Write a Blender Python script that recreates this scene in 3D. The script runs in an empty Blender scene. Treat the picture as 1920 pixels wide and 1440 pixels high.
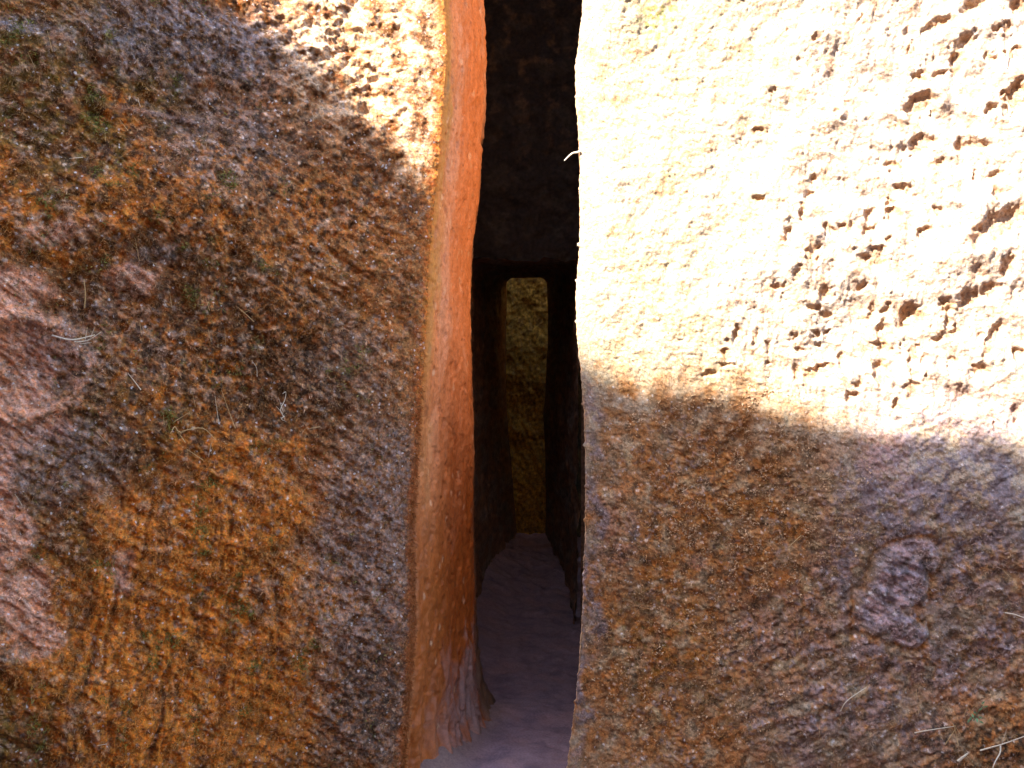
import bpy, math, random
import numpy as np
# ------------------------------------------------------------------ camera, sky, sun, exposure
S = bpy.context.scene
C = S.collection
F = 1920*35/36.0
CAMY, CAMZ, PITCH = -3.2, 1.5, math.atan(100/F)
cam = bpy.data.objects.new('camera', bpy.data.cameras.new('camera'))
C.objects.link(cam); S.camera = cam
cam.data.lens = 35; cam.data.sensor_width = 36; cam.data.clip_end = 500; cam.data.clip_start = 0.05
cam.location = (0, CAMY, CAMZ); cam.rotation_euler = (math.pi/2-PITCH, 0, 0)
B, EL = math.radians(49), math.radians(40)          # sun: from behind the camera's left shoulder
W = bpy.data.worlds.new('World'); S.world = W; W.use_nodes = True
nt = W.node_tree
sky = nt.nodes.new('ShaderNodeTexSky'); sky.sky_type = 'NISHITA'; sky.sun_disc = False
sky.sun_elevation = EL; sky.sun_rotation = math.pi+B; sky.altitude = 2500; sky.dust_density = 5; sky.air_density = .9
bg = nt.nodes['Background']; nt.links.new(sky.outputs[0], bg.inputs[0]); bg.inputs[1].default_value = 0.15
sl = bpy.data.lights.new('sun', 'SUN'); sl.energy = 2.4; sl.angle = math.radians(0.53); sl.color = (1, .96, .90)
sun = bpy.data.objects.new('sun', sl); C.objects.link(sun)
TOSUN = np.array([-math.sin(B)*math.cos(EL), -math.cos(B)*math.cos(EL), math.sin(EL)])
from mathutils import Vector
sun.rotation_euler = Vector(TOSUN).to_track_quat('Z', 'Y').to_euler(); sun.location = (-4, -4, 9)
vs = S.view_settings; vs.view_transform = 'Standard'; vs.look = 'None'; vs.exposure = 3.72; vs.gamma = 1
S.render.engine = 'CYCLES'
S.cycles.max_bounces = 7; S.cycles.diffuse_bounces = 6
rnd = random.Random(4); R = np.random.default_rng(7)

# ------------------------------------------------------------------ noise
_p = np.random.default_rng(1).permutation(256).astype(np.int32); _p = np.concatenate([_p, _p])
_a = np.arange(256)*(2*math.pi/256)*37; _gx, _gy = np.cos(_a).astype(np.float32), np.sin(_a).astype(np.float32)
def perlin(x, y, seed=0):
    x = np.asarray(x, np.float32)+seed*17.13+300; y = np.asarray(y, np.float32)+seed*9.71+300
    xi = np.floor(x).astype(np.int32); yi = np.floor(y).astype(np.int32); fx = x-xi; fy = y-yi
    u = fx*fx*fx*(fx*(fx*6-15)+10); v = fy*fy*fy*(fy*(fy*6-15)+10)
    xi &= 255; yi &= 255; x1 = (xi+1) & 255; y1 = (yi+1) & 255
    def g(a, b, dx, dy):
        h = _p[_p[a]+b]; return _gx[h]*dx+_gy[h]*dy
    n0 = g(xi, yi, fx, fy); n1 = g(x1, yi, fx-1, fy); n2 = g(xi, y1, fx, fy-1); n3 = g(x1, y1, fx-1, fy-1)
    a = n0+u*(n1-n0); b = n2+u*(n3-n2)
    return (a+v*(b-a))*1.5
def fbm(x, y, oct=4, seed=0, gain=.5):
    s = 0; a = 1
    for i in range(oct):
        s = s+a*perlin(x, y, seed+i*3); x = x*2.03; y = y*2.03; a *= gain
    return s
def ridged(x, y, oct=3, seed=0):
    s = 0; a = 1
    for i in range(oct):
        s = s+a*(1-2*np.abs(perlin(x, y, seed+i*5))); x = x*2.1; y = y*2.1; a *= .5
    return s
def cells(x, y, seed=0):                              # worley F1 and a random value for the cell
    x = np.asarray(x, np.float32)+seed*11.3+300; y = np.asarray(y, np.float32)+seed*5.9+300
    xi = np.floor(x).astype(np.int32); yi = np.floor(y).astype(np.int32)
    best = np.full(x.shape, 9., np.float32); idv = np.zeros(x.shape, np.float32)
    for i in (-1, 0, 1):
        for j in (-1, 0, 1):
            cx, cy = xi+i, yi+j
            h = _p[_p[cx & 255]+(cy & 255)]; h2 = _p[h+((cx*7+cy) & 255)]
            d = (cx+h/255.-x)**2+(cy+h2/255.-y)**2
            m = d < best; best = np.where(m, d, best); idv = np.where(m, _p[h2+(h & 255)]/255., idv)
    return np.sqrt(best), idv
def ss(a, b, x):
    t = np.clip((x-a)/(b-a), 0, 1); return t*t*(3-2*t)
def mixc(c, col, m): return c+(np.array(col, np.float32)-c)*np.clip(m, 0, 1)[..., None]

# ------------------------------------------------------------------ photograph pixel -> place
cp, sp = math.cos(PITCH), math.sin(PITCH)
def ray(px, py):
    a = (px-960)/F; b = -(py-720)/F                   # camera frame, looking +Y
    return np.array([a, cp+b*sp, -sp+b*cp])
def at_y(px, py, y):
    d = ray(px, py); k = (y-CAMY)/d[1]; return np.array([0, CAMY, CAMZ])+k*d
def curve_at_y(pts, y):
    q = np.array([at_y(a, b, y) for a, b in pts]); q = q[np.argsort(q[:, 2])]
    k = np.ones(9)/9
    zz = np.linspace(-.6, 6, 1320); xx = np.interp(zz, q[:, 2], q[:, 0])
    xx = np.convolve(np.pad(xx, 4, 'edge'), k, 'valid')
    return lambda z: np.interp(z, zz, xx)

# ------------------------------------------------------------------ building helpers
def tag(o, label=None, cat=None, group=None, kind=None):
    for k, v in (('label', label), ('category', cat), ('group', group), ('kind', kind)):
        if v: o[k] = v
    return o
def empty(name, loc, label=None, cat=None, **k):
    o = bpy.data.objects.new(name, None); o.empty_display_size = .1; C.objects.link(o); o.location = loc
    return tag(o, label, cat, **k)
def raw(name, V, faces, mat, parent=None, col=None, smooth=True):
    V = np.asarray(V, np.float32).reshape(-1, 3); faces = np.asarray(faces, np.int32)
    if parent is not None: V = V-np.array(parent.location, np.float32)
    me = bpy.data.meshes.new(name); n = faces.shape[1]
    me.vertices.add(len(V)); me.vertices.foreach_set('co', V.ravel())
    me.loops.add(faces.size); me.loops.foreach_set('vertex_index', faces.ravel())
    me.polygons.add(len(faces))
    me.polygons.foreach_set('loop_start', np.arange(0, faces.size, n, dtype=np.int32))
    me.polygons.foreach_set('loop_total', np.full(len(faces), n, np.int32))
    me.polygons.foreach_set('use_smooth', np.full(len(faces), smooth, bool))
    me.update(calc_edges=True)
    if col is not None:
        a = me.color_attributes.new('tint', 'FLOAT_COLOR', 'POINT')
        c4 = np.ones((len(V), 4), np.float32); c4[:, :3] = np.clip(col.reshape(-1, 3), .004, .9)
        a.data.foreach_set('color', c4.ravel())
    me.materials.append(mat)
    o = bpy.data.objects.new(name, me); C.objects.link(o)
    if parent is not None: o.parent = parent
    return o
def gridfaces(nr, nc, flip=False):
    i = np.arange(nr*nc).reshape(nr, nc)
    f = np.stack([i[:-1, :-1], i[:-1, 1:], i[1:, 1:], i[1:, :-1]], -1).reshape(-1, 4)
    return f[:, ::-1] if flip else f
def grid(name, P, mat, parent=None, col=None, flip=False):
    return raw(name, P, gridfaces(P.shape[0], P.shape[1], flip), mat, parent, col)
def normals(P):
    a = np.gradient(P, axis=1); b = np.gradient(P, axis=0)
    n = np.cross(a, b); return n/np.maximum(np.linalg.norm(n, axis=-1, keepdims=True), 1e-9)

# ------------------------------------------------------------------ materials
def rock_mat(name, rough=.8, spec=.3, bump=.35, grain=.35, gscale=260, bscale=420, fixed=None, fleck=0., hue=0., bdist=.003, lumps=0.):
    m = bpy.data.materials.new(name); m.use_nodes = True; t = m.node_tree; N = t.nodes; L = t.links
    p = N['Principled BSDF']; tc = N.new('ShaderNodeTexCoord'); vec = tc.outputs['Object']
    def noise(scale, detail=3, rough_=.6):
        n = N.new('ShaderNodeTexNoise'); n.inputs['Scale'].default_value = scale; n.inputs['Detail'].default_value = detail; n.inputs['Roughness'].default_value = rough_
        L.new(vec, n.inputs['Vector']); return n
    def rng(src, a, b, c0, c1):
        r = N.new('ShaderNodeMapRange')
        for k, v in (('From Min', a), ('From Max', b), ('To Min', c0), ('To Max', c1)): r.inputs[k].default_value = v
        L.new(src, r.inputs['Value']); return r.outputs[0]
    def mix(kind, fac, a, b):
        x = N.new('ShaderNodeMix'); x.data_type = 'RGBA'; x.blend_type = kind
        if hasattr(fac, 'default_value'): L.new(fac, x.inputs['Factor'])
        else: x.inputs['Factor'].default_value = fac
        for v, k in ((a, 6), (b, 7)):
            if isinstance(v, tuple): x.inputs[k].default_value = (*v, 1)
            else: L.new(v, x.inputs[k])
        return x.outputs[2]
    if fixed is None:
        at = N.new('ShaderNodeAttribute'); at.attribute_name = 'tint'; src = at.outputs['Color']
    else:
        at = N.new('ShaderNodeRGB'); at.outputs[0].default_value = (*fixed, 1); src = at.outputs[0]
    if hue:
        src = mix('MULTIPLY', rng(noise(70, 4).outputs['Fac'], .42, .62, 0, hue), src, (1.45, .85, .35))
        src = mix('MULTIPLY', rng(noise(52, 4).outputs['Fac'], .48, .62, 0, hue), src, (.55, .52, .50))
        src = mix('MIX', rng(noise(85, 3).outputs['Fac'], .60, .70, 0, hue*.35), src, (.25, .18, .12))
    sc = rng(noise(gscale, 3).outputs['Fac'], .32, .68, 1-grain, 1+grain)
    vm = N.new('ShaderNodeVectorMath'); vm.operation = 'SCALE'
    L.new(src, vm.inputs[0]); L.new(sc, vm.inputs['Scale']); col = vm.outputs[0]
    if fleck:
        for scale, thr, c in ((105, .95, (.62, .58, .54)), (150, .90, (.45, .28, .13)), (120, .90, (.03, .02, .012))):
            v = N.new('ShaderNodeTexVoronoi'); v.inputs['Scale'].default_value = scale; v.inputs['Randomness'].default_value = 1
            w = N.new('ShaderNodeVectorMath'); w.operation = 'ADD'; nz = noise(scale*1.5, 2); sv = N.new('ShaderNodeVectorMath'); sv.operation = 'SCALE'
            sv.inputs['Scale'].default_value = .012; L.new(nz.outputs['Color'], sv.inputs[0]); L.new(vec, w.inputs[0]); L.new(sv.outputs[0], w.inputs[1]); L.new(w.outputs[0], v.inputs['Vector'])
            sep = N.new('ShaderNodeSeparateColor'); L.new(v.outputs['Color'], sep.inputs[0])
            a = rng(sep.outputs[0], thr, thr+.01, 0, fleck); b = rng(v.outputs['Distance'], .25, .5, 1, 0)
            mu = N.new('ShaderNodeMath'); mu.operation = 'MULTIPLY'; L.new(a, mu.inputs[0]); L.new(b, mu.inputs[1])
            col = mix('MIX', mu.outputs[0], col, c)
    L.new(col, p.inputs['Base Color'])
    bm = N.new('ShaderNodeBump'); bm.inputs['Strength'].default_value = bump; bm.inputs['Distance'].default_value = bdist
    L.new(noise(bscale, 5, .65).outputs['Fac'], bm.inputs['Height']); L.new(bm.outputs[0], p.inputs['Normal'])
    p.inputs['Roughness'].default_value = rough; p.inputs['Specular IOR Level'].default_value = spec
    return m
M_moss = rock_mat('mossy_rock', .6, .18, .6, .4, 170, 150, fleck=.7, hue=.65, bdist=.010)
M_pale = rock_mat('pale_tuff', .75, .3, .55, .30, 200, 190, fleck=.5, hue=.28, bdist=.006)
M_jamb = rock_mat('polished_orange_tuff', .6, .3, .15, .18, 140, 300)
M_dark = rock_mat('tunnel_rock', .8, .2, .5, .4, 60, 120)
M_floor = rock_mat('dusty_floor', .9, .15, .3, .2, 120, 200)
M_fuzz = rock_mat('moss_fuzz', .7, .3, 0, .2)
def straw_mat(name, c): return rock_mat(name, .6, .3, .1, .25, 300, 500, fixed=c)
M_straw = straw_mat('dry_straw', (.50, .34, .15)); M_white = straw_mat('bleached_straw', (.56, .48, .34))
M_brown = straw_mat('brown_twig', (.10, .05, .03)); M_green = straw_mat('green_leaf', (.16, .30, .14))

# ------------------------------------------------------------------ the two rock walls beside the slit
TOP = 4.6
E_L = curve_at_y([(835, -200), (833, 0), (838, 100), (824, 300), (808, 450), (803, 560), (795, 700), (782, 880), (775, 1000),
                  (779, 1150), (770, 1300), (757, 1440), (750, 1560)], 0)
J_L = curve_at_y([(a+15, b) for a, b in ((903, -200), (905, 0), (911, 110), (904, 250), (893, 400), (883, 520), (882, 640), (887, 800), (889, 1000),
                  (893, 1150), (893, 1250), (893, 1440))], .5)
E_R0 = curve_at_y([(1096, -200), (1093, 0), (1087, 60), (1077, 130), (1079, 190), (1085, 250), (1087, 320), (1086, 450), (1079, 560), (1081, 620),
                  (1087, 690), (1094, 760), (1098, 880), (1096, 1000), (1091, 1150), (1087, 1210), (1085, 1250), (1076, 1330), (1062, 1440), (1050, 1560)], 0)
E_R = E_R0
JIT = lambda z: .0035*perlin(z*22, z*0+1.5, 3)+.003*perlin(z*60, z*0+2.5, 4)-.006*ss(.35, .6, perlin(z*45, z*0+4.5, 5))
DZ = .0036
ZS = np.concatenate([np.arange(-.3, 0.0, .03), np.arange(0, 2.72, DZ), np.linspace(2.73, TOP, 60)])
AL, AR = math.radians(25), math.radians(8)

class Wall:
    """horizontal section: face (t>0) - rounded edge - jamb (t<0) - turn into the passage"""
    def __init__(s, side, E, J, ang, r, rk, dK, jdepth):
        s.side, s.E, s.J, s.r, s.rk, s.jd = side, E, J, r, rk, jdepth
        s.dF = np.array([side*math.cos(ang), -math.sin(ang)]); s.dK = np.array(dK)/np.linalg.norm(dK)
        s.turn = 2.4
    def base(s, T, Z):
        E = np.stack([s.E(Z), 0*Z], -1); J = np.stack([s.J(Z), 0*Z+s.jd], -1)
        D = J-E; Lj = np.linalg.norm(D, axis=-1, keepdims=True); dJ = D/Lj
        sp_ = lambda x, r: r*np.logaddexp(0, x/r)
        T_ = T[..., None]; tp = sp_(T_, s.r); tn = sp_(-T_, s.r); tk = sp_(-T_-Lj, s.rk); tq = sp_(T_-s.turn, .25)
        # beyond the stretch in view the face runs on straight along the trench
        jt = JIT(Z)*np.exp(-np.abs(T)/.02)*(s.side > 0)
        P = E+np.stack([jt, 0*jt], -1)+(tp-tq)*s.dF+tq*np.array([s.side, .02*s.side])+(tn-tk)*dJ+tk*s.dK-s.r*math.log(2)*(s.dF+dJ)*.8
        return np.stack([P[..., 0], P[..., 1], Z], -1)
    def tz(s, px, py):                                 # pixel -> (t, z) on the flat face
        o = np.array([0, CAMY, CAMZ]); d = ray(px, py); e = float(s.E(1.5)); n = np.array([s.dF[1], -s.dF[0], 0])
        k = np.dot(np.array([e, 0, 0])-o, n)/np.dot(d, n); q = o+k*d
        return (q[0]-float(s.E(q[2])))*s.dF[0]+q[1]*s.dF[1], q[2], k/F
WL = Wall(-1, E_L, J_L, AL, .014, .10, (-.12, .5), .5)
WR = Wall(1, E_R, lambda z: E_R(z)*0+.38, AR, .008, .05, (.0, .6), .35)

def blob(w, T, Z, items, warp=.05, seed=0, soft=.55):
    """soft-edged irregular patches; items: px, py, rx, ry (pixels), weight"""
    wx = T+warp*fbm(T*6, Z*6, 3, seed); wz = Z+warp*fbm(T*6, Z*6, 3, seed+40)
    m = np.zeros(T.shape, np.float32)
    for px, py, rx, ry, wt in items:
        t, z, k = w.tz(px, py)
        d = np.sqrt(((wx-t)/(rx*k))**2+((wz-z)/(ry*k))**2)
        m = np.maximum(m, wt*(1-ss(soft, 1.3, d)))
    return m
def rot(T, Z, a): c, s_ = math.cos(a), math.sin(a); return T*c+Z*s_, -T*s_+Z*c

# colours of the things themselves (linear)
MOSS = (.125, .055, .013); OCHRE = (.34, .135, .018); DARK = (.028, .018, .011); GREY = (.22, .195, .205); PINK = (.35, .205, .17)
OLIVE = (.105, .075, .010); TAN = (.42, .28, .15); WHITE = (.58, .54, .52); SALMON = (.52, .195, .07); YOCH = (.33, .165, .03); RUST = (.27, .066, .006)
LILAC = (.27, .215, .225)

def speck(T, Z, sc, amount, seed):
    d, i = cells(T*sc+.4*perlin(T*sc*1.3, Z*sc*1.3, seed), Z*sc, seed)
    return ((i < amount)*(1-ss(.25, .5, d))).astype(np.float32)

# ---- left wall
TL = np.concatenate([np.arange(0, 1.72, DZ), np.linspace(1.73, 2.6, 50), np.linspace(2.7, 9, 50)])
T, Z = np.meshgrid(TL, ZS)
edge = ss(0, .22, T); fine = ss(2.6, 1.8, T)
a1, b1 = rot(T, Z, math.radians(38))                  # strata drop away towards the slit
a2, b2 = rot(T, Z, math.radians(-20))
h = edge*(.05*fbm(T*1.3, Z*1.1, 2, 1)+.020*fbm(T*4, Z*3.2, 3, 2))+(.25+.75*edge)*(.010*ridged(a1*5, b1*15, 3, 4)-.005)
h = h+(.3+.7*edge)*.007*fbm(T*22, Z*22, 4, 6, .6)+.0022*fbm(a1*45, b1*60, 3, 8)
wq, vq = T+.02*fbm(T*20, Z*20, 3, 201), Z+.02*fbm(T*20, Z*20, 3, 205)
lu, li = cells(wq*26, vq*32, 9); lu2, li2 = cells(wq*52, vq*60, 10)
lump = (.55-lu)*ss(.5, .95, li)*.020+(.5-lu2)*ss(.5, .95, li2)*.008
h = h-.36*.5*np.tanh(T/.5)*ss(1.75, 2.25, Z)-.10*ss(.05, .3, T)*np.clip(Z-2.0, 0, 1)*ss(1.2, .5, T)
pink = blob(WL, T, Z, [(15, 560, 70, 70, 1), (40, 690, 75, 90, 1), (60, 800, 70, 40, .7), (40, 1120, 70, 60, 1), (20, 1010, 40, 60, .9), (70, 1190, 60, 40, .8),
                       (250, 520, 60, 30, .8), (110, 430, 60, 22, .6), (225, 1060, 25, 60, .6), (-60, 900, 90, 300, .9)], .03, 11)
wl_rough = .35+.65*blob(WL, T, Z, [(420, 400, 520, 430, 1), (300, 1150, 500, 300, .5), (690, 1320, 120, 160, 1), ], seed=3)
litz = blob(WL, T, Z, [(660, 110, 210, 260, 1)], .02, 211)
cd, ci = cells(T*70+.5*perlin(T*60, Z*60, 2), Z*80, 3)
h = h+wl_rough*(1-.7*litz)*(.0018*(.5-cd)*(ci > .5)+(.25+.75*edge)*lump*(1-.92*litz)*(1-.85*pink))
t0, z0, k0 = WL.tz(20, 690); dd = np.sqrt(((T-t0)/(110*k0))**2+((Z-z0)/(85*k0))**2)
wd = dd+.18*fbm(T*9, Z*9, 2, 231)
h = h*(1-.55*pink)-.050*(1-ss(.1, 1., wd))+.028*np.exp(-((wd-1.1)/.15)**2)+pink*.008*ridged(a1*10+.5*perlin(T*5, Z*5, 4), b1*34, 3, 235)      # a scooped hollow with a raised lip
t0, z0, k0 = WL.tz(300, 205)
sh = np.exp(-((Z-z0-.10*(T-t0))/.010)**2)*ss(.2, .0, np.abs(T-t0)); h = h+.014*sh           # a small ledge
stre = ridged(T*21+Z*3.5+1.3*fbm(T*5, Z*3, 3, 5), Z*2.6+T*1.5, 3, 21)
strz = blob(WL, T, Z, [(330, 1200, 260, 330, 1), (480, 950, 130, 120, .7), (230, 900, 120, 110, .5)], .05, 22)
h = h+strz*.008*(stre-.6)
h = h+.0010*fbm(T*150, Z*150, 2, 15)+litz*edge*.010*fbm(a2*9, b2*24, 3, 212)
c = np.zeros(T.shape+(3,), np.float32)+np.array(MOSS, np.float32)
n5, n6, n7, n8 = fbm(T*5, Z*5, 4, 31), fbm(T*16, Z*16, 4, 33), fbm(T*55, Z*55, 3, 35), fbm(T*120, Z*120, 2, 37)
c = mixc(c, OCHRE, ss(-.1, .7, n6+.5*n7)*.75)
c = mixc(c, OLIVE, blob(WL, T, Z, [(110, 180, 260, 230, .95), (220, 760, 200, 130, .6), (80, 980, 120, 140, .5), (40, 1330, 110, 110, .9), (300, 1130, 60, 60, .4)], .06, 41)*ss(-.5, .4, n6))
och = blob(WL, T, Z, [(350, 1230, 260, 360, .95), (330, 700, 110, 120, .9), (480, 930, 190, 130, .75), (330, 330, 170, 130, .7), (60, 380, 110, 80, .7), (600, 480, 160, 160, .5), (560, 1250, 120, 200, .5)], .13, 43)
c = mixc(c, OCHRE, och*ss(-.6, .5, stre*.6+n7*.6)*.95)
c = mixc(c, (.46, .19, .025), och*ss(.55, 1.0, stre)*.75); c = mixc(c, (.07, .032, .012), och*ss(.2, -.5, stre)*.45)
brn = blob(WL, T, Z, [(690, 560, 160, 330, 1), (600, 380, 160, 200, .8)], .06, 44)
c = mixc(c, (.25, .135, .055), brn*ss(-.6, .5, n6)*.85)
gry = blob(WL, T, Z, [(380, 50, 240, 90, 1), (60, 15, 90, 30, 1), (440, 260, 140, 120, .6), (690, 1050, 130, 300, .7), (640, 700, 90, 90, .4), (290, 480, 50, 30, .7),
                      (700, 1330, 110, 120, .6), (130, 880, 130, 90, .7), (180, 640, 150, 90, .5)], .06, 45)
c = mixc(c, GREY, gry*ss(-.6, .25, n7+.4*n6)*.85)
c = mixc(c, PINK, ss(.15, .95, pink+.45*n6+.25*n7)*(pink > .02)); c = mixc(c, (.30, .16, .10), (1-ss(.4, .95, wd))*ss(-.3, .3, n6)*.6); c = mixc(c, (.47, .32, .285), pink*pink*ss(.5, 1.1, ridged(a1*10+.5*perlin(T*5, Z*5, 4), b1*34, 3, 235))*.8); c = mixc(c, (.42, .27, .23), np.exp(-((wd-1.1)/.18)**2)*.8*ss(-.4, .2, n7+.2))
c = mixc(c, DARK, blob(WL, T, Z, [(480, 650, 230, 200, 1), (430, 330, 180, 120, .7), (700, 1330, 90, 150, .9), (560, 780, 90, 40, .9), (60, 1400, 130, 70, .8)], .06, 47)*ss(.0, .55, n7+.5*n6)*.9)
st = ss(.62, .80, li)*(1-ss(.30, .52, lu))*wl_rough*ss(-.25, .25, fbm(T*4, Z*4, 3, 213)); st2 = ss(.66, .8, li2)*(1-ss(.30, .5, lu2))*wl_rough*ss(-.2, .3, fbm(T*5, Z*5, 3, 214))
c = mixc(c, (.29, .22, .19), st*.8); c = mixc(c, (.36, .28, .235), st2*.7)
mo = blob(WL, T, Z, [(400, 300, 420, 300, 1), (400, 700, 330, 200, 1), (700, 1320, 100, 130, 1)], .05, 215)
c = mixc(c, (.022, .014, .007), ss(.10, .45, fbm(T*30, Z*34, 3, 216))*mo*.75)
c = mixc(c, DARK, speck(T, Z, 95, .22, 51)*.6*(1-pink))
c = mixc(c, (.50, .43, .36), blob(WL, T, Z, [(690, 60, 160, 190, 1), (780, 210, 60, 130, .9)], .03, 219)*.85*ss(-.5, .3, n6+.4*n7))  # pale sunlit tone put into the colour where the sun patch falls
c = mixc(c, GREY, speck(T, Z, 60, .13, 53)*ss(-.3, .3, n5+.2)*.75)
c = mixc(c, WHITE, speck(T, Z, 75, .045, 55)*ss(0, .3, n6)*.8*(.3+.7*wl_rough))
c = mixc(c, TAN, speck(T, Z, 110, .10, 57)*.55*(1-pink))
c = mixc(c, LILAC, sh*.7)
c = mixc(c, (.34, .115, .028), ss(.045, .0, T+.02*n6)*.85)
c = mixc(c, YOCH, ss(.03, .0, T+.02*n7)*ss(.9, 1.6, Z)*.7)
c *= (1+.30*n8+.15*n7)[..., None]*(1+(1-gry[..., None])*np.array((.16, -.01, -.25), np.float32))
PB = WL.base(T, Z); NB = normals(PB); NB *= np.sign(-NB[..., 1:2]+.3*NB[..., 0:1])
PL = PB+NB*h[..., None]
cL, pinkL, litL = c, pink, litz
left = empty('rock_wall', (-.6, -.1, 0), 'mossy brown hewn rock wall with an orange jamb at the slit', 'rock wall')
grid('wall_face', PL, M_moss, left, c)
# jamb: shares the first column of the face
TJ = np.concatenate([np.linspace(-2.1, -.72, 46), np.arange(-.70, -.0001, .0048)]); TJ = np.append(TJ, 0.0)
Tj, Zj = np.meshgrid(TJ, ZS)
ej = ss(-.03, 0, Tj)
hj = (.010*fbm(Tj*3+2, Zj*2.2, 3, 61)+.004*fbm(Tj*18, Zj*5, 3, 63)+.0014*fbm(Tj*90, Zj*45, 3, 65))*(1-ej)+ej*h[:, :1]
low = ss(.62, .15, Zj)                                  # rougher, fluted foot of the jamb
hj = hj+(1-ej)*(.0030*fbm(Tj*40, Zj*32, 3, 67)-.006*ss(.30, .55, fbm(Tj*16, Zj*11, 3, 68)))
hj = hj+(1-ej)*ss(-.02, -.2, Tj)*.09*np.exp(-np.clip(Zj, 0, 9)/.10)
hj = hj+low*(1-ej)*(.014*ridged(Tj*14+Zj*3, Zj*2.5, 3, 66)-.006)
m5, m6 = fbm(Tj*6, Zj*2.2, 4, 71), fbm(Tj*30, Zj*9, 4, 73)
cj = np.zeros(Tj.shape+(3,), np.float32)+np.array(SALMON, np.float32)
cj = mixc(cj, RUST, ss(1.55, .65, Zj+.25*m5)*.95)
cj = mixc(cj, (.50, .27, .16), ss(.1, .6, m5+.4*m6)*.5*ss(.9, 1.6, Zj))
cj = mixc(cj, YOCH, ss(-.10, -.01, Tj+.04*m5+.03*m6)*ss(.9, 1.6, Zj+.2*m5)*.85)
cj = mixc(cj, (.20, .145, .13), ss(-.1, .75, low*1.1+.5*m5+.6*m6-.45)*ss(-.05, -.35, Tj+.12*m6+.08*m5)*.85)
cj = mixc(cj, (.6, .38, .22), speck(Tj, Zj*.5, 60, .03, 75)*.6)
cj = mixc(cj, (.15, .05, .02), speck(Tj, Zj*.7, 90, .06, 77)*.5)
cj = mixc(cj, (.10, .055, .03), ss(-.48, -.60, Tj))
cj *= (1+.18*m6)[..., None]
cj = cj*(1-ej[..., None])+ej[..., None]*c[:, :1]
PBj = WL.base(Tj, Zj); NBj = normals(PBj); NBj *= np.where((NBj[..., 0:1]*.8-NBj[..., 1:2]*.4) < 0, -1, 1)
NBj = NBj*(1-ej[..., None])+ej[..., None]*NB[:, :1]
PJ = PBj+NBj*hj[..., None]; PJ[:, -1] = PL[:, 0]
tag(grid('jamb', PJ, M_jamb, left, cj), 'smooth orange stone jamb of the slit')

# ---- right wall
T, Z = np.meshgrid(TL, ZS)
edge = ss(0, .15, T)
PITS = [(1650,40,80,40,-20),(1440,140,70,35,-25),(1810,150,50,30,0),(1900,40,50,40,0),(1580,280,50,90,20),(1560,370,40,60,20),(1460,420,40,25,0),(1345,435,40,35,0),
 (1350,590,90,60,-15),(1300,650,30,50,30),(1870,560,55,90,10),(1740,610,40,30,0),(1360,810,80,45,-20),(1640,830,95,45,5),(1450,920,40,22,0),(1190,930,45,35,0),
 (1250,1060,55,30,0),(1180,1130,30,30,0),(1200,1210,50,50,0),(1080,1205,50,30,0),(830,1290,32,35,0),(930,1285,50,25,0),(1055,1300,40,25,0),(1760,1090,35,35,0),
 (1770,980,40,18,0),(1440,1190,35,20,0),(1370,1310,55,30,-20),(1770,1280,190,75,-35),(730,1100,40,22,0),(690,1190,30,60,0),(600,1330,35,40,0),(740,1420,35,50,0),
 (1100,1420,60,40,0),(445,1115,35,30,0),(450,735,50,22,0),(525,520,18,22,0),(755,225,20,20,0),(1010,100,15,35,20),(1290,270,15,50,15),(1170,1350,20,25,0),(760,1000,30,25,0),
 (620,160,14,14,0),(1750,330,50,30,0),(1870,310,40,35,0),(1650,1000,20,30,0)]
PITS2 = [(735,20,35,35,0),(1080,25,80,45,0),(545,175,35,22,0),(650,95,30,40,0),(820,215,40,45,0),(750,290,35,30,0),(815,330,25,30,0),(1015,175,25,20,0),(1090,300,15,50,0),
 (1080,350,25,22,0),(1155,300,20,35,0),(1290,360,60,85,0),(1150,420,40,80,0),(1150,510,45,45,0),(1130,660,45,80,0),(1310,600,25,90,0),(1370,610,18,70,0),(1300,760,40,60,0),
 (1220,840,25,30,0),(910,590,20,60,0),(655,670,22,60,0),(770,660,80,40,-10),(840,620,30,30,0),(1010,720,25,30,0),(975,800,45,40,0),(1490,280,35,50,0),(1500,380,25,70,0),
 (1500,450,90,35,-15),(1620,240,60,50,0),(1740,190,60,40,-15),(1830,60,50,70,10),(1760,480,40,120,25),(1690,640,40,40,0),(1530,590,25,35,0),(250,550,40,30,0),(430,470,18,50,0),
 (490,500,15,40,0),(645,455,25,15,0),(670,535,30,25,0),(760,440,30,22,0),(785,490,18,18,0),(830,430,15,15,0),(500,610,20,14,0),(1240,490,15,20,0),(1330,520,20,20,0),
 (1890,880,25,60,5),(1780,960,12,70,-15),(1900,550,40,40,0),(1680,435,25,20,0),(320,440,25,40,0),(270,610,40,14,0),(150,660,40,25,0)]
ALLP = [(1280+a/3, b/3, p/3, q/3, g) for a, b, p, q, g in PITS]+[(1280+a/3, 480+b/3, p/3, q/3, g) for a, b, p, q, g in PITS2]
chis = blob(WR, T, Z, [(1800, 330, 380, 520, 1), (1500, 600, 170, 130, .9), (1700, 700, 260, 140, 1)], .05, 81)
h = edge*(.035*fbm(T*1.4, Z*1.3, 2, 83)+.012*fbm(T*5, Z*4, 3, 84))+(.3+.7*edge)*(.0045*fbm(T*22, Z*22, 3, 86)+.0024*fbm(T*70, Z*70, 3, 87))
a1, b1 = rot(T, Z, math.radians(-25))
h = h+chis*edge*(.016*fbm(a1*6, b1*10, 2, 88)+.003*ridged(T*30, Z*9, 2, 89))
px_, pz_ = T+.012*fbm(T*32, Z*32, 3, 90), Z+.012*fbm(T*32, Z*32, 3, 94)
pit = np.zeros(T.shape, np.float32)
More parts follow.
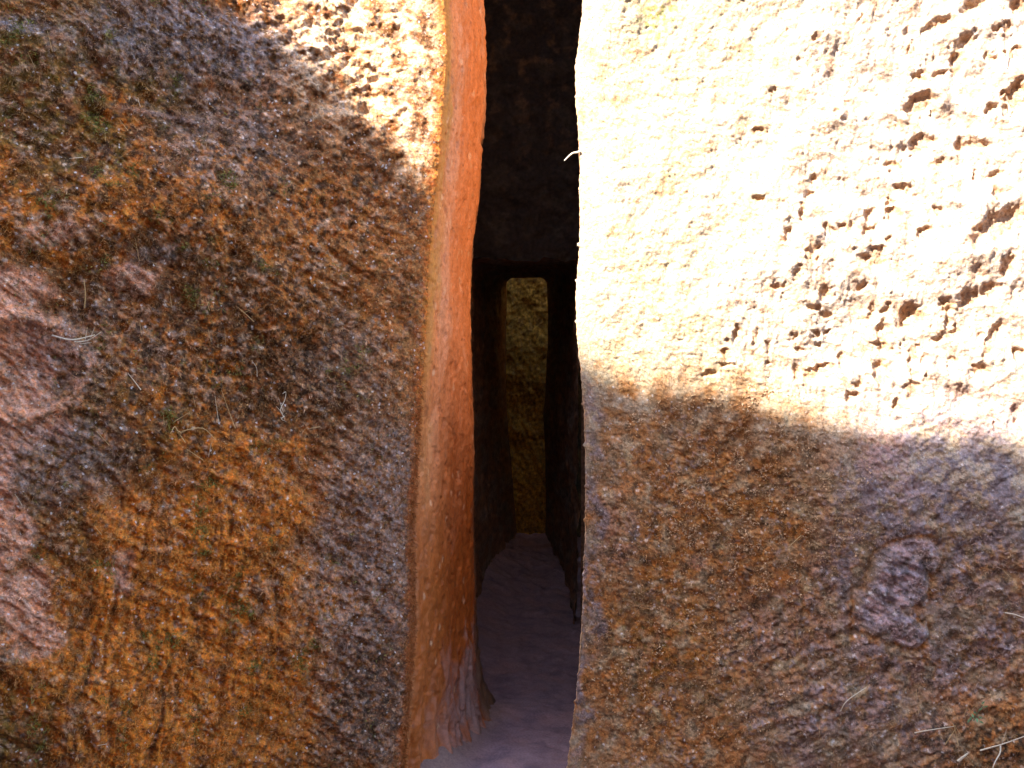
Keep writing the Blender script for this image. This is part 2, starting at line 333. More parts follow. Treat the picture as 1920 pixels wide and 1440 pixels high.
for px, py, rx, ry, g in ALLP:
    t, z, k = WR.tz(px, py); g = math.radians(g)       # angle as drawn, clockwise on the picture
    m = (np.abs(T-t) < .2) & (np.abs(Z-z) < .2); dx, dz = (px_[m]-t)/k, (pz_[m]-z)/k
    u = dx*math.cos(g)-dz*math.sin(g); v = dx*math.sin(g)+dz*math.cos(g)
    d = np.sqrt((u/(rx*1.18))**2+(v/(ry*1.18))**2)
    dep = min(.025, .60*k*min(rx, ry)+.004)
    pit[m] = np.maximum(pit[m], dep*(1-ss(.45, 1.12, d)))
h = h-pit
rx2 = ss(.0, .5, fbm(T*6, Z*6, 3, 95)+.6*chis-.35)
dpit, ip = cells(T*38, Z*38, 96); h = h-rx2*.006*(ip < .06)*(1-ss(.18, .45, dpit))
lowr = blob(WR, T, Z, [(1300, 1130, 380, 400, 1), (1750, 1250, 350, 330, 1)], .05, 97)
wq, vq = T+.02*fbm(T*20, Z*20, 3, 221), Z+.02*fbm(T*20, Z*20, 3, 225)
lu, li = cells(wq*28, vq*32, 19); lu2, li2 = cells(wq*55, vq*60, 20); lump = (.55-lu)*ss(.45, .9, li)*.018+(.5-lu2)*ss(.4, .9, li2)*.010
h = h+lowr*edge*lump*ss(-.3, .3, fbm(T*4, Z*4, 3, 227))
cd, ci = cells(T*80+.5*perlin(T*60, Z*60, 2), Z*80, 98); h = h+(.25+.75*lowr)*.0035*(.5-cd)*(ci > .3)
stone = blob(WR, T, Z, [(1690, 1090, 50, 55, 1), (1650, 1150, 45, 50, 1), (1700, 1180, 35, 30, .9), (1730, 1040, 35, 30, .8)], .035, 99, .7)
h = h*(1-.5*stone)+.012*stone+stone*.012*fbm(a1*16, b1*30, 3, 100)
groove = np.exp(-((blob(WR, T, Z, [(1690, 1090, 62, 67, 1), (1650, 1150, 57, 62, 1), (1700, 1180, 45, 42, .9), (1730, 1040, 45, 40, .8)], .035, 99, .6)-.5)/.25)**2); h = h-.010*groove*lowr
gr, gz = rot(T, Z, math.radians(35)); rid = ridged(gr*5, gz*16, 3, 101)
lr = blob(WR, T, Z, [(1680, 1300, 380, 200, 1), (1800, 1000, 220, 220, .7)], .05, 102)
h = h+lr*(.009*rid-.004)
h = h+.0020*fbm(T*150, Z*150, 2, 103)
n5, n6, n7, n8 = fbm(T*5, Z*5, 4, 131), fbm(T*16, Z*16, 4, 133), fbm(T*55, Z*55, 3, 135), fbm(T*120, Z*120, 2, 137)
PALE = (.33, .265, .185)
c = np.zeros(T.shape+(3,), np.float32)+np.array(PALE, np.float32)
c = mixc(c, (.34, .27, .15), ss(-.3, .5, n5)*.6); c = mixc(c, (.36, .275, .225), chis*.7); c = mixc(c, (.30, .145, .055), ss(.25, .6, n6+.4*n7)*.45); c = mixc(c, (.36, .21, .10), ss(.002, .010, pit)*.55)  # last mix: warm brown in the pits stands in for bounced light
c = mixc(c, (.23, .22, .05), blob(WR, T, Z, [(1240, 30, 45, 50, .9)], .04, 141)*ss(-.2, .3, n7))
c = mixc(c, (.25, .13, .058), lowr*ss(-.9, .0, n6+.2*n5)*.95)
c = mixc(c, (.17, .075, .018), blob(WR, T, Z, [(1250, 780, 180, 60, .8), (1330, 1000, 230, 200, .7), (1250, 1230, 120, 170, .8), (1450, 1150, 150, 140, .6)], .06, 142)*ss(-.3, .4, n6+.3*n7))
c = mixc(c, OLIVE, blob(WR, T, Z, [(1240, 1200, 100, 170, .8), (1420, 1300, 130, 90, .8), (1400, 950, 140, 90, .5), (1850, 1400, 130, 70, .9)], .05, 143)*ss(-.1, .5, n7+.4*n6))
c = mixc(c, OCHRE, lowr*ss(.1, .6, rid*.5+.6*n6)*.5)
lil = blob(WR, T, Z, [(1790, 930, 240, 190, 1), (1690, 1110, 170, 190, .9), (1780, 1150, 190, 170, .8), (1500, 1200, 130, 100, .5), (1600, 1350, 200, 110, .7), (1105, 1100, 22, 420, .9), (1150, 1000, 60, 120, .4)], .05, 144)
c = mixc(c, (.205, .17, .185), lil*ss(-.4, .3, n6+.6*n7)*.9)
c = mixc(c, PINK, blob(WR, T, Z, [(1660, 860, 50, 50, .8), (1690, 910, 40, 40, .6), (1310, 1060, 22, 22, .9), (1830, 760, 120, 60, .5)], .03, 145)*ss(-.4, .2, n7+.3)*.7)
c = mixc(c, (.21, .175, .205), stone*.75); c = mixc(c, (.34, .22, .21), stone*ss(-.1, .4, fbm(a1*10, b1*22, 3, 146))*.7)
c = mixc(c, OCHRE, groove*lowr*.7*(1-stone))
c = mixc(c, (.24, .20, .22), lowr*ss(.62, .8, li2)*(1-ss(.3, .5, lu2))*ss(-.1, .4, n5+.5*lil)*.8)
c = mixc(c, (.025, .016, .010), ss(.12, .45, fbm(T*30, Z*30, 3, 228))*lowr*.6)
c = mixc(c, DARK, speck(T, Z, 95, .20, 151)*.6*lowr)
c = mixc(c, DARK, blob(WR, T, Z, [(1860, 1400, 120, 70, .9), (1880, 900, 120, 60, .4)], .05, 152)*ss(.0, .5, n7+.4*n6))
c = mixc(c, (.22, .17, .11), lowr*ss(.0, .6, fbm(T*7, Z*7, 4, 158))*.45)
lich = blob(WR, T, Z, [(1420, 960, 190, 180, 1), (1430, 1090, 90, 60, 1), (1330, 800, 180, 70, .7), (1300, 1250, 200, 150, .45)], .06, 153)
c = mixc(c, TAN, speck(T, Z, 70, .34, 155)*lich*ss(-.1, .3, n6)*.8)
c = mixc(c, WHITE, speck(T, Z, 85, .03, 157)*.7*lowr)
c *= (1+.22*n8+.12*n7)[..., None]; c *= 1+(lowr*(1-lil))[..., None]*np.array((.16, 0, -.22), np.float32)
PB = WR.base(T, Z); NB = normals(PB); NB *= np.sign(-NB[..., 1:2]-.3*NB[..., 0:1])
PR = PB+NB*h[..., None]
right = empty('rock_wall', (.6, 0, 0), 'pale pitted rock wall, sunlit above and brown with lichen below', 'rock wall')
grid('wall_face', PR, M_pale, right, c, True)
cR, hR, lowR, lichR = c, h, lowr, lich
Tj, Zj = np.meshgrid(np.append(np.arange(-2.0, -.001, .014), 0.0), ZS[::2] if len(ZS) % 2 else ZS)
ej = ss(-.04, 0, Tj); hE = np.interp(Zj[:, 0], ZS, hR[:, 0])[:, None]
hj = (.008*fbm(Tj*4, Zj*3, 3, 161)+.003*fbm(Tj*20, Zj*14, 3, 162))*(1-ej)+ej*hE
cj = np.zeros(Tj.shape+(3,), np.float32)+np.array((.60, .36, .19), np.float32); cj *= (1+.2*fbm(Tj*20, Zj*12, 3, 163))[..., None]
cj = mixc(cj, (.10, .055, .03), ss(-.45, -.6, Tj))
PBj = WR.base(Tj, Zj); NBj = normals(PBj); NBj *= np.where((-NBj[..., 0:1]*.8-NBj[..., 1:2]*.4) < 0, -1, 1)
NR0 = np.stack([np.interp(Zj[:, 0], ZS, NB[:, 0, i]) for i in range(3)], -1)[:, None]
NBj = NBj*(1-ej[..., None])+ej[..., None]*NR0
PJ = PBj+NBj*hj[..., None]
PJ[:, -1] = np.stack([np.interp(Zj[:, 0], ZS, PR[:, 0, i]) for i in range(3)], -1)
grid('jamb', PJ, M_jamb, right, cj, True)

# ------------------------------------------------------------------ tunnel behind the slit
Y0, Y1 = 1.79, 3.75; BTOP = 2.63
xl_end = curve_at_y([(950, 500), (949, 640), (948, 720), (952, 790), (958, 860), (963, 930), (970, 1010)], Y1)
xr_end = curve_at_y([(1024, 500), (1027, 590), (1028, 640), (1024, 700), (1019, 780), (1023, 850), (1024, 940), (1022, 1010)], Y1)
zt_end = float(at_y(985, 521, Y1)[2])
ys = np.linspace(Y0, Y1, 300)
def tube_section(f):
    """f 0..1 along the depth -> left x(z), right x(z), roof height"""
    xl = lambda z: (1-f)*-.225+f*xl_end(z)-.035*math.sin(math.pi*f); xr = lambda z: (1-f)*.33+f*xr_end(z)+.03*math.sin(math.pi*f)
    return xl, xr, (1-f)*(zt_end+.0)+f*zt_end
nz, nx, rc = 250, 44, .05
P = np.zeros((len(ys), nz*2+nx, 3))
for i, y in enumerate(ys):
    f = (y-Y0)/(Y1-Y0); xl, xr, zt = tube_section(f)
    z = np.linspace(-.25, zt-.001, nz); w = np.sqrt(np.clip(1-((z-(zt-rc))/rc)**2, 0, 1))*(z > zt-rc)+(z <= zt-rc)
    L_ = np.stack([xl(z)+rc*(1-w), 0*z+y, z], -1); Rr = np.stack([xr(z)-rc*(1-w), 0*z+y, z], -1)[::-1]
    g = np.linspace(0, 1, nx+2)[1:-1]; Tt = np.stack([L_[-1, 0]+(Rr[0, 0]-L_[-1, 0])*g, 0*g+y, 0*g+zt], -1)
    P[i] = np.concatenate([L_, Tt, Rr])
n = normals(P); cen = np.array([.03, 0, 1.0]); fl = np.sum(n*(cen-P)*np.array([1, 0, 1]), -1, keepdims=True); n *= np.sign(fl)
a = np.concatenate([np.linspace(-.25, 1.9, nz), 1.9+np.linspace(0, .5, nx), 2.4+np.linspace(0, 2.1, nz)])
Aa, Yy = np.meshgrid(a, ys)
hh = .018*fbm(Aa*3, Yy*3, 3, 171)+.006*fbm(Aa*6, Yy*16, 3, 172)+.004*fbm(Aa*30, Yy*30, 2, 173)
endw = 1-.75*ss(3.3, 3.75, Yy)
P = P+n*(hh*endw)[..., None]
ct = np.zeros(P.shape, np.float32)+np.array((.20, .10, .055), np.float32)
ct = mixc(ct, (.18, .14, .115), ss(-.2, .5, fbm(Aa*8, Yy*4, 3, 174))*.6); ct *= (1+.4*fbm(Aa*25, Yy*8, 3, 175))[..., None]
tun = empty('rock_tunnel', (.02, 1, 0), 'dark narrow tunnel hewn through the rock behind the slit', 'tunnel')
grid('tunnel_wall', P[:, :nz], M_dark, tun, ct[:, :nz]); grid('ceiling', P[:, nz-1:nz+nx+1], M_dark, tun, ct[:, nz-1:nz+nx+1])
grid('tunnel_wall', P[:, nz+nx:], M_dark, tun, ct[:, nz+nx:])
X, Z = np.meshgrid(np.linspace(-.75, .75, 200), np.linspace(zt_end+.0, TOP-.05, 330))
Z = Z-(.004+.03*np.abs(fbm(X*6, 0*X+2.2, 3, 186)))*ss(2.3, 1.9, Z)
P = np.stack([X, 1.75+0*X+.05*(Z-1.9)-(.02*fbm(X*4, Z*4, 3, 181)+.008*fbm(X*22, Z*22, 3, 182)), Z], -1)
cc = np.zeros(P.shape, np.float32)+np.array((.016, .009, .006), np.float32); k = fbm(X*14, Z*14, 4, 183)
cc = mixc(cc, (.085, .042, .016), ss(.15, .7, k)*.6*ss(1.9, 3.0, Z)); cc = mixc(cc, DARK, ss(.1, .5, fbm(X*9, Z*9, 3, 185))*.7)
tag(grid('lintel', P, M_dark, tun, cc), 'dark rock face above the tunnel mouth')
for x0, x1 in ((-.75, -.245), (.345, .75)):
    X, Z = np.meshgrid(np.linspace(x0, x1, 50), np.linspace(-.25, zt_end+.02, 180))
    P = np.stack([X, 1.74+0*X-.006*fbm(X*8, Z*8, 3, 187), Z], -1)
    grid('mouth_side', P, M_dark, tun, np.zeros(P.shape, np.float32)+np.array((.12, .065, .04), np.float32))

# ------------------------------------------------------------------ second trench beyond the tunnel
def far_panel(name, x0, x1, z0, z1, y, sgn, parent, base, seed, res=.02, hole=None):
    X, Z = np.meshgrid(np.arange(x0, x1+.001, res), np.arange(z0, z1+.001, res))
    e = 1.0 if hole is None else ss(0, .2, np.abs(X-hole))
    d = (.03*fbm(X*2, Z*2, 3, seed)+.008*fbm(X*12+Z*5, Z*5, 3, seed+1)+.006*fbm(X*45, Z*30, 3, seed+2))*e
    P = np.stack([X, y+sgn*d, Z], -1)
    cc = np.zeros(P.shape, np.float32)+np.array(base, np.float32)
    k = fbm(X*26+Z*8, Z*9, 4, seed+4, .65); cc = mixc(cc, (.22, .115, .018), ss(-.1, .6, k)*.7); cc = mixc(cc, (.30, .16, .045), ss(.1, .7, -k)*.7)
    cc *= (1+.35*fbm(X*40, Z*30, 3, seed+6))[..., None]
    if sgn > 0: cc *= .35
    return grid(name, P, M_dark, parent, cc, sgn > 0)
FARY, FARTOP = 4.28, 3.4
fw = empty('rock_wall', (.1, FARY, 0), 'ochre rock wall glimpsed through the tunnel end, lit from above', 'rock wall')
far_panel('wall_face', -1.2, 1.6, -.4, FARTOP+1.5, FARY, -1, fw, (.52, .255, .03), 201, .009)
far_panel('outer_face', -5, -1.22, -.4, FARTOP+1.5, FARY+.02, -1, fw, (.27, .16, .05), 205, .06); far_panel('outer_face', 1.62, 5, -.4, FARTOP+1.5, FARY+.02, -1, fw, (.27, .16, .05), 209, .06)
for xs in (-.5, .75):  # unseen dark panels added to cut light low on the far wall
    Yv, Zv = np.meshgrid(np.linspace(Y1-.1, FARY+.1, 40), np.linspace(-.4, FARTOP, 140))
    Pv = np.stack([xs+.05*fbm(Yv*3, Zv*3, 3, 231), Yv, Zv], -1)
    grid('added_shade_panel', Pv, M_dark, fw, np.zeros(Pv.shape, np.float32)+np.array((.05, .035, .02), np.float32))
tb = empty('rock_wall', (0, Y1, 0), 'back side of the tunnelled rock, facing the second trench', 'rock wall')
far_panel('wall_face', -5, float(xl_end(1.2))-.03, -.4, BTOP, Y1-.03, 1, tb, (.05, .035, .02), 221, .05, hole=float(xl_end(1.2)))
far_panel('wall_face', float(xr_end(1.2))+.02, 5, -.4, BTOP, Y1-.03, 1, tb, (.05, .035, .02), 225, .05, hole=float(xr_end(1.2)))
far_panel('wall_face', float(xl_end(1.2))-.08, float(xr_end(1.2))+.08, zt_end+.004, BTOP, Y1-.02, 1, tb, (.05, .035, .02), 229, .05, hole=0.1)

# ------------------------------------------------------------------ ground
X, Y = np.meshgrid(np.concatenate([np.linspace(-22, -.8, 80), np.linspace(-.78, .78, 200), np.linspace(.8, 9, 60)]), np.concatenate([np.linspace(-9, -1, 70), np.linspace(-.98, 4.2, 620), np.linspace(4.25, 7, 40)]))
hz = .02*fbm(X*1.5, Y*1.5, 3, 241)+.010*fbm(X*7, Y*6, 3, 242)+.004*fbm(X*24, Y*24, 3, 243)
ro = ss(1.8, 2.6, Y)*ss(4.1, 3.7, Y); hz = hz+ro*(.016*ridged(X*5, Y*7+X*2, 2, 244)-.006)
hz = hz+.05*ss(.25, .0, X+.38-.07*np.clip(Y, 0, 4))*ss(-.1, .3, Y)-.22*ss(3.75, 4.2, Y)+.05*ss(2.2, 3.5, Y)+.06*np.exp(-np.clip(X+.27-.26*Y, 0, 9)/.08)*ss(-.15, .2, Y)*ss(.75, .5, Y)*(X > -.6)*(X < .2)
cf = np.zeros(X.shape+(3,), np.float32)+np.array((.34, .25, .245), np.float32)
k = fbm(X*9, Y*9, 4, 245); cf = mixc(cf, (.22, .17, .18), ss(0, .6, k)*.7); cf = mixc(cf, (.40, .26, .22), ss(0, .6, fbm(X*4, Y*5, 3, 246))*.5)
cf *= np.array((.52, .46, .50), np.float32)
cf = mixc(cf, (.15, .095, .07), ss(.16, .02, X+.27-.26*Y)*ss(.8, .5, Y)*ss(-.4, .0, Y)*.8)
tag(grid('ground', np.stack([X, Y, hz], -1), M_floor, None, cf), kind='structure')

# ------------------------------------------------------------------ rock top above the walls, and the wall across the trench behind the viewer
def slab(name, pts, z, th, mat, **k):
    n = len(pts); V = [(x, y, z) for x, y in pts]+[(x, y, z+th) for x, y in pts]
    import bmesh
    bm = bmesh.new(); v = [bm.verts.new(q) for q in V]
    bm.faces.new(v[:n][::-1]); bm.faces.new(v[n:])
    for i in range(n): bm.faces.new((v[i], v[(i+1) % n], v[n+(i+1) % n], v[n+i]))
    me = bpy.data.meshes.new(name); bm.to_mesh(me); bm.free(); me.materials.append(mat)
    o = bpy.data.objects.new(name, me); C.objects.link(o); return tag(o, **k)
M_top = rock_mat('plateau_rock', .9, .2, .5, .4, 3, 8, fixed=(.25, .17, .1))
slab('plateau', [(-9, -.85), (-2.6, -.85), (-.45, -.05), (-.3, .12), (.3, .12), (.5, .0), (2.6, -.2), (9, .0), (9, 1.96), (-9, 1.96)], TOP-.06, .12, M_top, kind='structure')
slab('plateau', [(-9, 1.94), (9, 1.94), (9, Y1-.06), (-9, Y1-.06)], BTOP-.06, .12, M_top, kind='structure')
X, Z = np.meshgrid(np.linspace(-9, 9, 120), np.linspace(BTOP, TOP-.05, 20))
grid('plateau', np.stack([X, 1.93+.01*fbm(X, Z*2, 3, 261), Z], -1), M_dark, None, np.zeros(X.shape+(3,), np.float32)+np.array((.25, .17, .1), np.float32))['kind'] = 'structure'

YO = -5.2
def rim_point(px, py, w):
    t, z, k = w.tz(px, py); q = w.base(np.array([[t]]), np.array([[z]]))[0, 0]; s_ = (YO-q[1])/TOSUN[1]; return q+s_*TOSUN
rp = [rim_point(*a, WL) for a in ((330, -220), (440, -80), (510, 10), (560, 70), (620, 130), (700, 235), (780, 350))]+[rim_point(*a, WR) for a in ((1100, 690), (1220, 700), (1350, 720), (1500, 745), (1590, 790), (1650, 815), (1760, 815), (1920, 865), (2100, 900))]
rp = np.array(rp); rp = rp[np.argsort(rp[:, 0])]
XR = np.concatenate([np.linspace(-22, rp[0, 0]-.5, 60), np.linspace(rp[0, 0]-.45, rp[-1, 0]+.6, 260), np.linspace(rp[-1, 0]+.65, 9, 90)])
hx = np.concatenate([[-22, rp[0, 0]-1.5], rp[:, 0], [rp[-1, 0]+1.5, 9]]); hzv = np.concatenate([[rp[0, 2]+.8, rp[0, 2]+.6], rp[:, 2], [rp[-1, 2]-.6, rp[-1, 2]-1.6]])
rim = np.interp(XR, hx, hzv)+.05*fbm(XR*1.7, XR*0+3, 4, 251)
print('rim', rp[:, 0].min(), rp[:, 0].max(), rp[:, 2].min(), rp[:, 2].max())
Fz = np.linspace(0, 1, 160); X = np.tile(XR, (160, 1)); Z = -.3+(rim[None, :]+.3)*Fz[:, None]
P = np.stack([X, YO-.25*(1-Fz[:, None]**8)*(.4+.6*fbm(X*.6, Z*.6, 3, 253))-.03*fbm(X*5, Z*5, 3, 254), Z], -1)
back = np.stack([X[:1].repeat(6, 0), YO-np.linspace(.3, 4, 6)[:, None]+0*X[:6], Z[-1:]+np.linspace(-.05, -.6, 6)[:, None]+.1*fbm(X[:6]*2, np.linspace(0, 3, 6)[:, None]+0*X[:6], 3, 255)], -1)
P = np.concatenate([P, back])
cc = np.zeros(P.shape, np.float32)+np.array((.36, .22, .13), np.float32); cc *= (1+.3*fbm(P[..., 0]*4, P[..., 2]*4, 4, 256))[..., None]
tag(grid('rock_wall', P, M_dark, None, cc), 'tall rock wall across the trench whose rim shades the slit walls', 'rock wall')

# ------------------------------------------------------------------ moss, lichen and dry grass on the walls
def fuzz(name, P, tint, dens, parent, n, lmin, lmax, width, droop, seed, lift=.0, bright=1.0, out=1.0):
    g = np.random.default_rng(seed); pr = dens.ravel().astype(np.float64); pr = pr/pr.sum()
    i = g.choice(len(pr), n, p=pr); q = P.reshape(-1, 3)[i]+g.normal(0, .0015, (n, 3)); nn = normals(P).reshape(-1, 3)[i]
    nn = nn*np.sign(-nn[:, 1:2])
    d = nn*out+g.normal(0, .75, (n, 3))+np.array([0, 0, -droop]); d /= np.linalg.norm(d, axis=1, keepdims=True)
    s_ = np.cross(d, g.normal(0, 1, (n, 3))); s_ /= np.linalg.norm(s_, axis=1, keepdims=True)
    l = g.uniform(lmin, lmax, (n, 1)); w = width*g.uniform(.6, 1.4, (n, 1))
    V = np.stack([q-s_*w-d*.002, q+s_*w-d*.002, q+d*l*.6+s_*w*.8+np.array([0, 0, -droop*.2])*l, q+d*l], 1)
    f = np.arange(n*4).reshape(n, 4); cc = np.repeat((tint.reshape(-1, 3)[i]*bright*g.uniform(.7, 1.35, (n, 1)))[:, None], 4, 1)
    return tag(raw(name, V, f, M_fuzz, parent, cc, False), kind='stuff')
T, Z = np.meshgrid(TL, ZS)
vis = (T < 1.72)*(Z > -.02)*(Z < 2.7)
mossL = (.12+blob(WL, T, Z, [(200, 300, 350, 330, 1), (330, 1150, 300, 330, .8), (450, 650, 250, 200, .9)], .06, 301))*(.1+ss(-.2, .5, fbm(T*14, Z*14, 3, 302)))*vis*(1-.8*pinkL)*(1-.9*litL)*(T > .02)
MOSSCOL = mixc(mixc(cL, (.13, .065, .02), 0*T+.5), (.10, .095, .015), ss(.25, .6, fbm(T*9, Z*9, 3, 303)))
fuzz('moss', PL, MOSSCOL, mossL, left, 80000, .005, .014, .0011, .3, 304, bright=1.5)
edgeL = np.exp(-((T-.006)/.012)**2)*ss(1.6, .6, Z)*vis
fuzz('moss_fringe', PL, mixc(cL, (.34, .12, .03), 0*T+.8), edgeL, left, 5000, .006, .020, .0008, .8, 305, out=.5)
mossR = lowR*(.1+ss(-.1, .5, fbm(T*14, Z*14, 3, 312)))*vis*(T > .02)
fuzz('moss', PR, mixc(cR, (.12, .07, .02), 0*T+.4), mossR, right, 45000, .004, .010, .0011, .2, 314, bright=1.5)
fuzz('lichen', PR, np.zeros(cR.shape, np.float32)+np.array((.40, .25, .13), np.float32), lichR*ss(.05, .35, fbm(T*22, Z*22, 3, 322))*vis+1e-9, right, 9000, .003, .007, .0028, 0., 324)

from bisect import bisect
def on_wall(w, P, px, py, lift):
    t, z, k = w.tz(px, py); i = min(max(bisect(ZS.tolist(), z), 2), len(ZS)-3); j = min(max(bisect(TL.tolist(), t), 2), len(TL)-3)
    q = P[i-2:i+3, j-2:j+3].reshape(-1, 3); o = np.array([0, CAMY, CAMZ])
    p = q.mean(0); d = ray(px, py); kk = np.dot(p-o, np.array([0, 1, 0]))/d[1]
    return o+d*(kk-(.004+lift))
def tube_mesh(path, r0, r1, sides=5, sub=4):
    p = np.array(path); m = len(p)
    if m > 2:                                          # Catmull-Rom through the points
        e = np.concatenate([[2*p[0]-p[1]], p, [2*p[-1]-p[-2]]]); out = []
        for i in range(1, m):
            for u in np.linspace(0, 1, sub, endpoint=False):
                a, b, c_, d = e[i-1], e[i], e[i+1], e[i+2]
                out.append(.5*((2*b)+(c_-a)*u+(2*a-5*b+4*c_-d)*u*u+(3*b-a-3*c_+d)*u**3))
        p = np.array(out+[p[-1]])
    n_ = len(p); tg = np.gradient(p, axis=0); tg /= np.linalg.norm(tg, axis=1, keepdims=True)+1e-9
    s_ = np.cross(tg, [0, 1, .1]); s_ /= np.linalg.norm(s_, axis=1, keepdims=True)+1e-9; u_ = np.cross(s_, tg)
    r = np.linspace(r0, r1, n_)[:, None]; V = []
    for k in range(sides):
        a = 2*math.pi*k/sides; V.append(p+(s_*math.cos(a)+u_*math.sin(a))*r)
    V = np.stack(V, 1).reshape(-1, 3); f = []
    for i in range(n_-1):
        for k in range(sides):
            k2 = (k+1) % sides; f.append((i*sides+k, i*sides+k2, (i+1)*sides+k2, (i+1)*sides+k))
    return V, np.array(f)
def sprig(name, w, P, strands, mat, label, cat='grass stalk', group=None):
    """strands: (list of pixels, lift of the free end in m, thickness in m); strand one is the stalk, the others are its blades"""
    ms = []
    for pts, lift, th in strands:
        path = [on_wall(w, P, px, py, lift*i/max(1, len(pts)-1)) for i, (px, py) in enumerate(pts)]
        ms.append(tube_mesh(path, th, th*.45))
    if len(ms) == 1:
        V, f = ms[0]; loc = V[0].copy(); o = raw(name, V-loc, f, mat); o.location = loc; return tag(o, label, cat, group)
    root = empty(name, ms[0][0][0], label, cat, group=group)
    for k, (V, f) in enumerate(ms): raw('stem' if k == 0 else 'blade', V, f, mat, root)
    return root
Lw, Rw = (WL, PL), (WR, PR)
sprig('dry_grass', *Lw, [([(97, 629), (135, 637), (178, 628)], .03, .0026), ([(140, 641), (165, 638), (190, 622)], .035, .0018), ([(160, 636), (163, 618)], .03, .0012), ([(170, 632), (178, 612)], .03, .0012), ([(150, 645), (172, 642)], .03, .0015)], M_white,
      'bleached bunch of curved dry grass beside the pink scooped hollow')
sprig('dry_grass', *Lw, [([(338, 815), (345, 808), (380, 803), (405, 825)], .04, .0016), ([(336, 816), (328, 800), (320, 812)], .02, .0016), ([(338, 816), (348, 830)], .02, .0014), ([(335, 814), (350, 806), (353, 795)], .03, .0013), ([(330, 806), (340, 812)], .01, .0022)], M_straw,
      'star-shaped tuft of dry grass with one kinked long stalk')
sprig('dry_grass', *Lw, [([(532, 782), (526, 768), (534, 750), (536, 735), (530, 738)], .04, .0016), ([(530, 775), (518, 762)], .03, .0011), ([(531, 772), (522, 745)], .03, .0010), ([(533, 780), (528, 786), (536, 790)], .02, .0013)], M_white,
      'curly whitish dry sprig hooked at its tip')
sprig('dry_stalk', *Lw, [([(441, 803), (428, 768), (415, 731)], .05, .0013)], M_straw, 'longest straight straw stalk leaning on the dark speckled moss')
sprig('dry_stalk', *Lw, [([(264, 731), (252, 715), (240, 700)], .03, .0018)], M_white, 'thick pale slanting straw among grey pebbly moss')
sprig('dry_stalk', *Lw, [([(476, 603), (462, 590), (446, 576)], .03, .0013), ([(458, 586), (468, 582)], .03, .0010)], M_straw, 'slanting dry stalk with a short side blade')
sprig('dry_stalk', *Lw, [([(158, 577), (160, 550), (157, 523)], .03, .0022)], M_straw, 'thick upright straw above the bleached grass bunch')
for i, pts in enumerate([[(410, 792), (403, 742)], [(325, 792), (352, 775)], [(308, 797), (305, 768)], [(366, 762), (360, 733)], [(482, 706), (481, 690), (472, 676)], [(393, 582), (385, 558)],
                         [(322, 576), (318, 548)], [(381, 863), (350, 842)], [(391, 857), (396, 830)], [(66, 127), (52, 98)], [(98, 97), (89, 58)], [(261, 488), (253, 446)], [(263, 200), (258, 182)],
                         [(600, 800), (578, 804)], [(423, 648), (421, 615)], [(396, 641), (390, 618)], [(41, 947), (28, 926)], [(190, 1002), (176, 985)], [(118, 1190), (122, 1172)], [(240, 245), (222, 222)],
                         [(155, 295), (130, 297)], [(198, 265), (196, 240)], [(75, 160), (73, 140)], [(205, 835), (180, 808)], [(200, 1395), (182, 1398)], [(265, 625), (262, 605)]]):
    x_, y_ = pts[0]
    lab = ('thin dry stalk on the olive moss high above the pink hollow' if y_ < 400 else 'short dry stalk on orange streaked moss low on the wall' if y_ > 900 else
           'short dry stalk in the moss beside the pink scooped hollow' if x_ < 290 else 'short thin dry stalk around the star-shaped grass tuft' if y_ > 720 else 'short thin dry stalk on rusty moss above the star-shaped tuft')
    sprig('dry_stalk', *Lw, [(pts, .02+.015*(i % 3), (.0009, .0012, .0010)[i % 3])], M_straw if i % 4 else M_white, lab, group=lab.replace('stalk', 'stalks'))
sprig('dry_stalk', *Rw, [([(1088, 284), (1080, 286), (1072, 288), (1058, 301)], .0, .0042)], M_white, 'white bent straw jutting into the dark slit')
sprig('dry_grass', *Rw, [([(1838, 1407), (1880, 1395), (1925, 1379)], .05, .0028), ([(1876, 1396), (1875, 1412), (1866, 1428), (1860, 1444)], .04, .0026), ([(1878, 1395), (1888, 1366)], .04, .0014)], M_white, 'long bleached stalk with a drooping side branch')
sprig('dry_stalk', *Rw, [([(1715, 1374), (1742, 1369), (1788, 1362)], .03, .0022)], M_white, 'broken near-level straw lying on dark moss')
sprig('dry_grass', *Rw, [([(1797, 1398), (1790, 1365), (1786, 1355)], .03, .0013), ([(1801, 1378), (1790, 1360)], .04, .0013), ([(1772, 1396), (1792, 1366)], .03, .0018), ([(1808, 1340), (1816, 1318)], .04, .0012), ([(1812, 1342), (1830, 1323)], .04, .0010)], M_straw, 'forked straw sprig of several thin crossing blades')
sprig('straw_chip', *Rw, [([(1796, 1427), (1806, 1419), (1815, 1412)], .01, .0050)], M_white, 'short thick straw chip under the forked sprig')
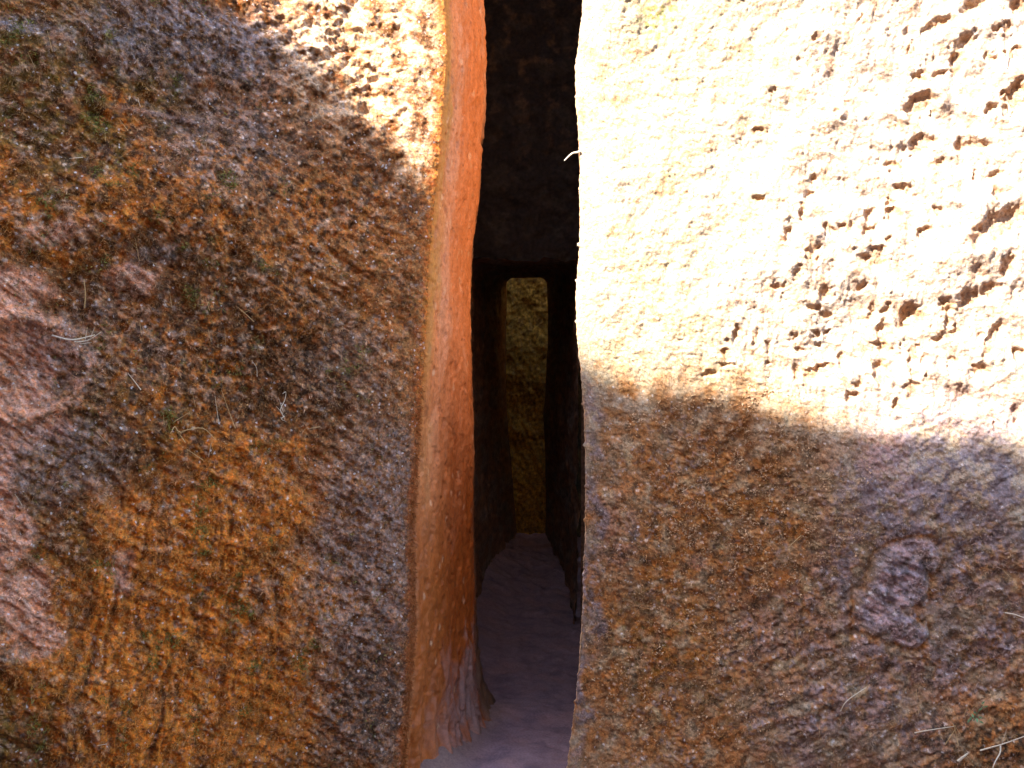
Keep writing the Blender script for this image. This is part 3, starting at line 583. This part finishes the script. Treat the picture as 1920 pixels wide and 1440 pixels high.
sprig('dry_stalk', *Rw, [([(1576, 1333), (1588, 1314), (1625, 1288)], .03, .0019)], M_white, 'pale slanting stem below the grey embedded stone')
sprig('dry_stalk', *Rw, [([(1884, 1149), (1902, 1152), (1925, 1160)], .03, .0022)], M_white, 'pale stubby stalk level on the purple-grey rock')
sprig('twig', *Rw, [([(1838, 1224), (1860, 1232), (1882, 1246)], .02, .0016)], M_brown, 'thin dark brown twig pressed against the rock', 'twig')
for i, pts in enumerate([[(1537, 1380), (1536, 1358)], [(1718, 1311), (1718, 1292)], [(1495, 1202), (1494, 1176)], [(1893, 1082), (1880, 1068)], [(1502, 1004), (1478, 1026)]]):
    sprig('dry_stalk', *Rw, [(pts, .02, .0012)], M_straw, 'short thin straw stalk on the shaded lichen wall', group='short straw on the lichen wall')
for i, (pts, th) in enumerate([([(1894, 218), (1892, 200), (1887, 180)], .0045), ([(1742, 214), (1741, 198)], .0045), ([(1888, 128), (1890, 80)], .0028)]):
    sprig('dry_leaf', *Rw, [(pts, .02, th)], M_white, 'bleached dry leaf caught in a sunlit pit', 'leaf', 'dry leaves caught in the sunlit pits')
# small leafy weed
base = on_wall(WR, PR, 1826, 1352, 0); weed = empty('weed', base, 'tiny weed with small grey-green leaves near the forked straw', 'weed')
V, f = tube_mesh([base, on_wall(WR, PR, 1832, 1338, .03), on_wall(WR, PR, 1846, 1320, .05)], .0012, .0006); raw('stem', V, f, M_green, weed)
for px, py in [(1820, 1347), (1838, 1330), (1828, 1336), (1843, 1318), (1848, 1325), (1838, 1345), (1840, 1354), (1824, 1342), (1832, 1350), (1816, 1352)]:
    q = on_wall(WR, PR, px, py, .03); a = rnd.uniform(0, 6.28); d = np.array([math.cos(a), -.3, math.sin(a)]); e = np.cross(d, [.2, 1, .3]); l = .0075; w_ = .0032
    raw('leaf', [q-d*l, q-d*l*.2+e*w_+np.array([0, -.001, 0]), q+d*l*.4+e*w_*.8, q+d*l, q+d*l*.4-e*w_*.8, q-d*l*.2-e*w_], np.array([(0, 1, 2, 3), (0, 3, 4, 5)]), M_green, weed)
